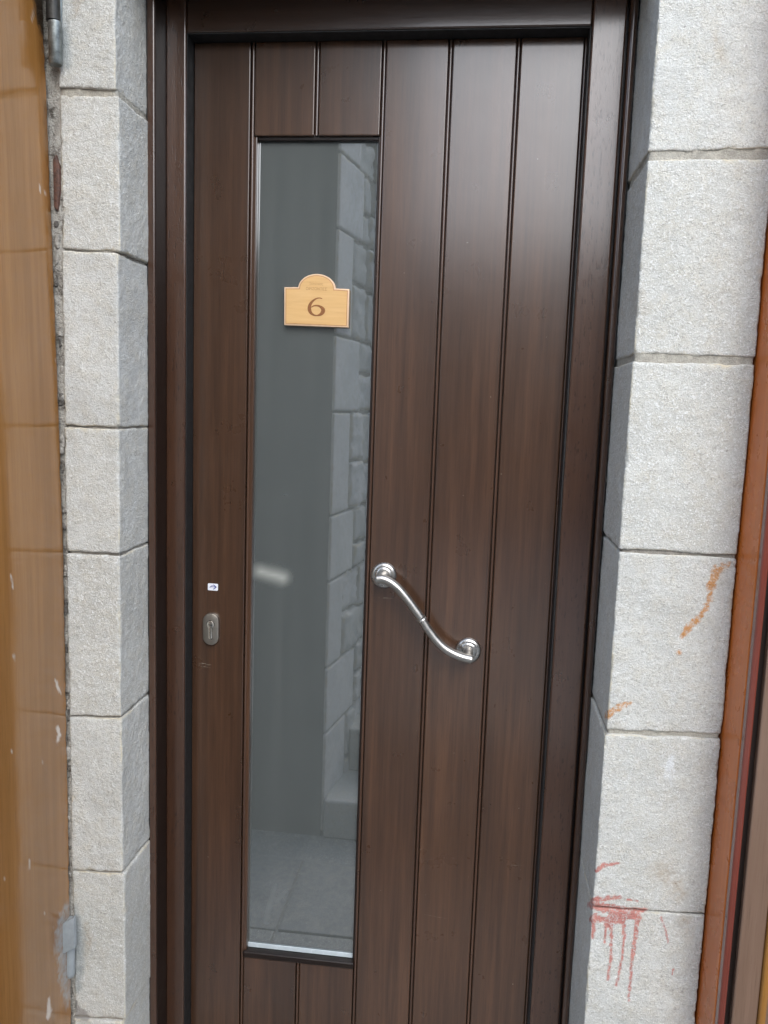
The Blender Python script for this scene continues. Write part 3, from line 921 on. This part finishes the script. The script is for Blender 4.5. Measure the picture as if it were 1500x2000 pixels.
def shutter_mesh():
    ny, nz = 80, 430
    ys = np.concatenate([1.499 - 0.008 * (1 - np.cos(np.linspace(0, math.pi / 2, 9))), np.linspace(1.489, 1.17, ny)])
    dx = np.concatenate([-0.006 * (1 - np.sin(np.linspace(0, math.pi / 2, 9))), np.zeros(ny)])
    zs = np.linspace(0.35, EZ + 0.95, nz)
    X0 = np.array([leaf_x(z) for z in zs])
    P = np.zeros((nz, len(ys), 3))
    P[:, :, 0] = X0[:, None] + dx[None, :]
    P[:, :, 1] = ys[None, :]
    P[:, :, 2] = zs[:, None]
    P = P.reshape(-1, 3)
    rag = np.clip(fbm(P, 45, 4, 3), 0, 1) * 0.004 * (P[:, 1] > 1.484)
    P[:, 1] -= rag
    m = len(ys)
    I, J = np.meshgrid(np.arange(nz - 1), np.arange(m - 1), indexing='ij')
    a = (I * m + J).ravel()
    F = np.stack([a, a + m, a + m + 1, a + 1], 1)
    me = mesh_from(P, F, True)
    add_stains(me, P, sst)
    return me
link('panel_face', shutter_mesh(), M['shutter'], sh)
link('panel_core', box_mesh((-0.862, 1.17, 0.35), (-0.8245, 1.495, EZ + 0.95), 0.004), M['shutter'], sh)
link('edge_lipping', box_mesh((-0.862, 1.152, 0.35), (-0.7915, 1.1685, EZ + 0.95), 0.004), M['shutter'], sh)
# lower hinge, thick with grey paint
def pt(x, y, Y): return at(x, y, Y)
hy = 1.488
q = [pt(*p, hy - 0.024) for p in ((119, 1807), (144, 1791), (145.5, 1852), (126, 1863), (119, 1862))]
hg = link('hinge', prism_mesh([(v[0], v[2]) for v in q], hy - 0.024, hy - 0.015, 0.002), M['grey_paint'], sh, 'hinge coated in grey paint near the bottom')
a, b = pt(136.5, 1793, hy), pt(137.5, 1908, hy)
link('knuckle', tube_mesh([(b[0], hy, b[2]), (b[0], hy, b[2] + 0.003), (b[0], hy, b[2] + 0.010), (a[0], hy, a[2] - 0.006), (a[0], hy, a[2])], [0.0055, 0.0085, 0.0098, 0.0098, 0.007], 20), M['grey_paint'], hg)
for k in range(8):
    w = pt(119.5 + rng.uniform(-0.8, 0.8), 1809 + k * 7.4, hy - 0.016)
    link('weld_bead', lathe_mesh([(0.0, -0.0035), (0.0026, -0.0028), (0.0036, 0.0), (0.0026, 0.0028), (0.0, 0.0035)], (w[0], w[1], w[2]), 'Y', 10), M['grey_paint'], hg)
wd = [pt(x, y, 1.496) for x, y in ((122, 1925), (119, 1935), (124, 1945), (128, 1955), (127, 1968))]
link('weld_run', tube_mesh(catmull(wd, 4), 0.0035, 10), M['grey_paint'], hg)
# upper hinge, old bare steel
hy2 = 1.482
a, b = pt(101, -25, hy2), pt(109, 127, hy2)
top = link('hinge', tube_mesh([(b[0], hy2, b[2]), (b[0], hy2, b[2] + 0.0015), (b[0], hy2, b[2] + 0.072)], [0.0105, 0.0118, 0.0118], 22), M['old_steel'], sh, 'bare old steel hinge near the top')
link('knuckle', tube_mesh([(b[0] - 0.003, hy2, b[2] + 0.074), (b[0] - 0.004, hy2, b[2] + 0.21)], 0.0125, 22), M['sooty_steel'], top)
w = [pt(118, y, 1.497) for y in (-10, 30, 75, 122)]
link('strap', tube_mesh(catmull(w, 4), [0.004] * 13, 10), M['old_steel'], top)

# mortar and splinters in the gap between shutter and pilaster
gm = thing('gap_mortar', (-0.80, 1.52, 0), 'ragged grey mortar filling the gap behind the brown shutter', 'mortar')
link('mortar_fill', block_mesh((-0.90, 1.5035, 0.3), (-0.7890, 1.60, EZ + 0.80), 0.006, 0.002, 0.004, seed=77, rough=0.004), M['mortar_gap'], gm)
q = [pt(*p, 1.5045) for p in ((106, 150), (112, 137), (122, 140), (140, 160), (152, 172), (140, 180), (133, 188), (119, 214), (121, 260), (118, 300), (108, 300), (104, 220))]
link('mortar_patch', prism_mesh([(v[0], v[2]) for v in q], 1.5045, 1.516, 0.0015), M['mortar'], gm)
q = [pt(*p, 1.500) for p in ((104, 312), (110, 302), (117, 325), (118, 372), (113, 412), (106, 405))]
link('splinter', prism_mesh([(v[0], v[2]) for v in q], 1.497, 1.512, 0.0025), M['rust'], gm)
for k in range(38):
    yy = 430 + k * 41 + rng.uniform(-22, 22)
    xs = np.interp(yy, [0, 420, 904, 1340, 1760, 2000], [112, 112, 126.5, 135, 141, 143])
    c = pt(xs, yy, 1.505)
    hh = rng.uniform(0.003, 0.014)
    c[0] += rng.uniform(-0.003, 0.002)
    link('mortar_crumb', block_mesh((c[0] - 0.004, 1.499, c[2] - hh), (c[0] + 0.003, 1.512, c[2] + hh), 0.0012, 0.0012, 0.006, seed=300 + k, rough=0.004), M['mortar'] if k % 3 else M['mortar_dark'], gm)

# ==================================================================== VARNISHED POST right of the wide pilaster
ps = thing('varnished_doorpost', (0.52, 1.45, 0), 'glossy orange and red varnished doorpost at the right edge', 'doorpost')
PZ = EZ + 1.3
link('side_board', box_mesh((0.4695, 1.405, 0.02), (0.500, 1.60, PZ), 0.002), M['post'], ps)
link('red_edge', box_mesh((0.4705, 1.3855, 0.02), (0.4825, 1.4046, PZ), 0.0035, 3), M['post_red'], ps)
link('dark_rebate', box_mesh((0.4827, 1.396, 0.02), (0.4925, 1.4040, PZ), 0), M['frame_dark'], ps)
link('front_board', box_mesh((0.4927, 1.383, 0.02), (0.5350, 1.60, PZ), 0.003, 3), M['post_face'], ps)
link('yellow_bead', box_mesh((0.5352, 1.376, 0.02), (0.5480, 1.58, PZ), 0.005, 4), M['post_yellow'], ps)
link('door_panel', box_mesh((0.5502, 1.43, 0.02), (1.35, 1.47, PZ), 0.002), M['post_face'], ps)
link('far_post', box_mesh((1.352, 1.40, 0.02), (1.45, 1.60, PZ), 0.004), M['post'], ps)

# ==================================================================== ACROSS THE LANE (seen mirrored in the pane)
CX, CY = -0.695, 2 * GLASS - 3.9                                     # its corner
op = thing('opposite_house', (CX, CY, 0), 'grey house across the lane mirrored in the door glass', 'house')
link('wall', box_mesh((-1.5, CY - 1.5, 0), (CX - 0.012, CY, 3.85), 0.0), M['render_wall'], op)
ANG = math.radians(10.0)
ux, uy = math.sin(ANG), -math.cos(ANG)                                # flank runs away from the door, drifting right
def flank(u, n, z):
    return (CX + u * ux + n * math.cos(ANG), CY + u * uy + n * math.sin(ANG), z)
def flank_block(name, u0, u1, z0, z1, depth, mat, seed, step, r0, r1, rough, parent):
    me = block_mesh((0, 0, z0), (u1 - u0, depth, z1), step, r0, r1, seed=seed, rough=rough, faces='xXyYzZ')
    n = len(me.vertices)
    co = np.zeros(n * 3); me.vertices.foreach_get('co', co); co = co.reshape(-1, 3)
    u, nn = u0 + co[:, 0], (depth - 0.10) - co[:, 1]
    out = np.stack([CX + u * ux + nn * math.cos(ANG), CY + u * uy + nn * math.sin(ANG), co[:, 2]], 1)
    me.vertices.foreach_set('co', out.ravel())
    me.flip_normals()
    me.update()
    return link(name, me, mat, parent)
core = mesh_from([flank(0.0, -0.03, 0), flank(1.45, -0.03, 0), flank(1.45, -1.5, 0), flank(0.0, -0.6, 0), flank(0.0, -0.03, 4.7), flank(1.45, -0.03, 4.7), flank(1.45, -1.5, 4.7), flank(0, -0.6, 4.7)],
                 [(0, 1, 5, 4), (1, 2, 6, 5), (2, 3, 7, 6), (3, 0, 4, 7), (4, 5, 6, 7)])
link('mortar_core', core, M['mortar'], op)
qz = [0.02] + [EZ + 3.9 / 4.0 * z for z in (-1.70, -1.347, -0.895, -0.558, -0.040, 0.333, 0.832, 1.182, 1.62, 2.0, 2.52)]
qw = [0.30, 0.42, 0.20, 0.34, 0.24, 0.36, 0.22, 0.36, 0.30, 0.42, 0.26, 0.40]
for i in range(len(qz) - 1):
    w = qw[i % len(qw)]
    flank_block('quoin', 0.0, w, qz[i] + 0.006, qz[i + 1] - 0.006, 0.10, M['stone_far'], 400 + i, 0.012, 0.003, 0.006, 0.0015, op)
    u = w + 0.02
    z0 = qz[i]
    while u < 1.43:
        ww = min(rng.uniform(0.14, 0.34), 1.45 - u)
        z = qz[i]
        nrow = 2 if (qz[i + 1] - qz[i]) > 0.3 else 1
        cuts = [qz[i]] + ([qz[i] + (qz[i + 1] - qz[i]) * rng.uniform(0.4, 0.6)] if nrow == 2 else []) + [qz[i + 1]]
        for a, b in zip(cuts[:-1], cuts[1:]):
            flank_block('rubble_stone', u + 0.008, u + ww - 0.008, a + 0.010, b - 0.010, 0.08 + rng.uniform(0, 0.03), M['rubble'] if rng.random() < 0.7 else M['stone_far'], rng.randrange(900), 0.02, 0.012, 0.02, 0.012, op)
        u += ww

# stepped lane rising away between the houses
sp = thing('stepped_lane', (0.2, -1, 0), None, None, kind='structure')
z = 0.0
y = CY + 0.02
for i in range(9):
    hgt = 0.20 if i == 0 else 0.24
    z1 = z + hgt
    link('step', box_mesh((CX + 0.004 + 0.065 * i, y - 12.0 + i * 1.2, z), (2.6, y, z1), 0.012), M['paving_lit'], sp)
    z = z1 + 0.0005
    y -= 0.36 if i < 2 else 0.55
    if i == 1: break
# low house on the right of the stepped lane
rh = thing('corner_house', (4.4, -3, 0), 'low pale rendered house on the right of the stepped lane', 'house')
link('wall', box_mesh((3.2, -6.5, 0), (6.5, -0.25, 3.4), 0), M['render_pale'], rh)
link('roof', box_mesh((3.0, -6.7, 3.4), (6.7, -0.05, 3.55), 0.01), M['render_wall'], rh)
for yy in (-1.6, -3.4, -5.2):
    wdw = link('window', box_mesh((3.185, yy - 0.45, 1.4), (3.202, yy + 0.45, 2.6), 0.004), M['frame'], rh)
    link('pane', box_mesh((3.181, yy - 0.36, 1.49), (3.187, yy + 0.36, 2.51), 0), M['pane'], wdw)
# house added at the lane's far end to cut low sky from the door's reflection
fh = thing('added_far_house', (1.5, -10, 0), 'brown rendered house added unseen at the lane end to block low sky', 'house')
link('wall', box_mesh((-5.0, -14.0, 0), (9.0, -9.0, 4.3), 0), M['render_brown'], fh)
link('roof', box_mesh((-5.3, -14.3, 4.3), (9.3, -8.6, 4.5), 0.02), M['frame'], fh)
for xx in (-2.6, -0.2, 2.2, 4.6):
    wdw = link('window', box_mesh((xx - 0.5, -9.001, 1.6), (xx + 0.5, -8.97, 3.1), 0.004), M['frame'], fh)
    link('pane', box_mesh((xx - 0.4, -8.971, 1.7), (xx + 0.4, -8.955, 3.0), 0), M['pane'], wdw)
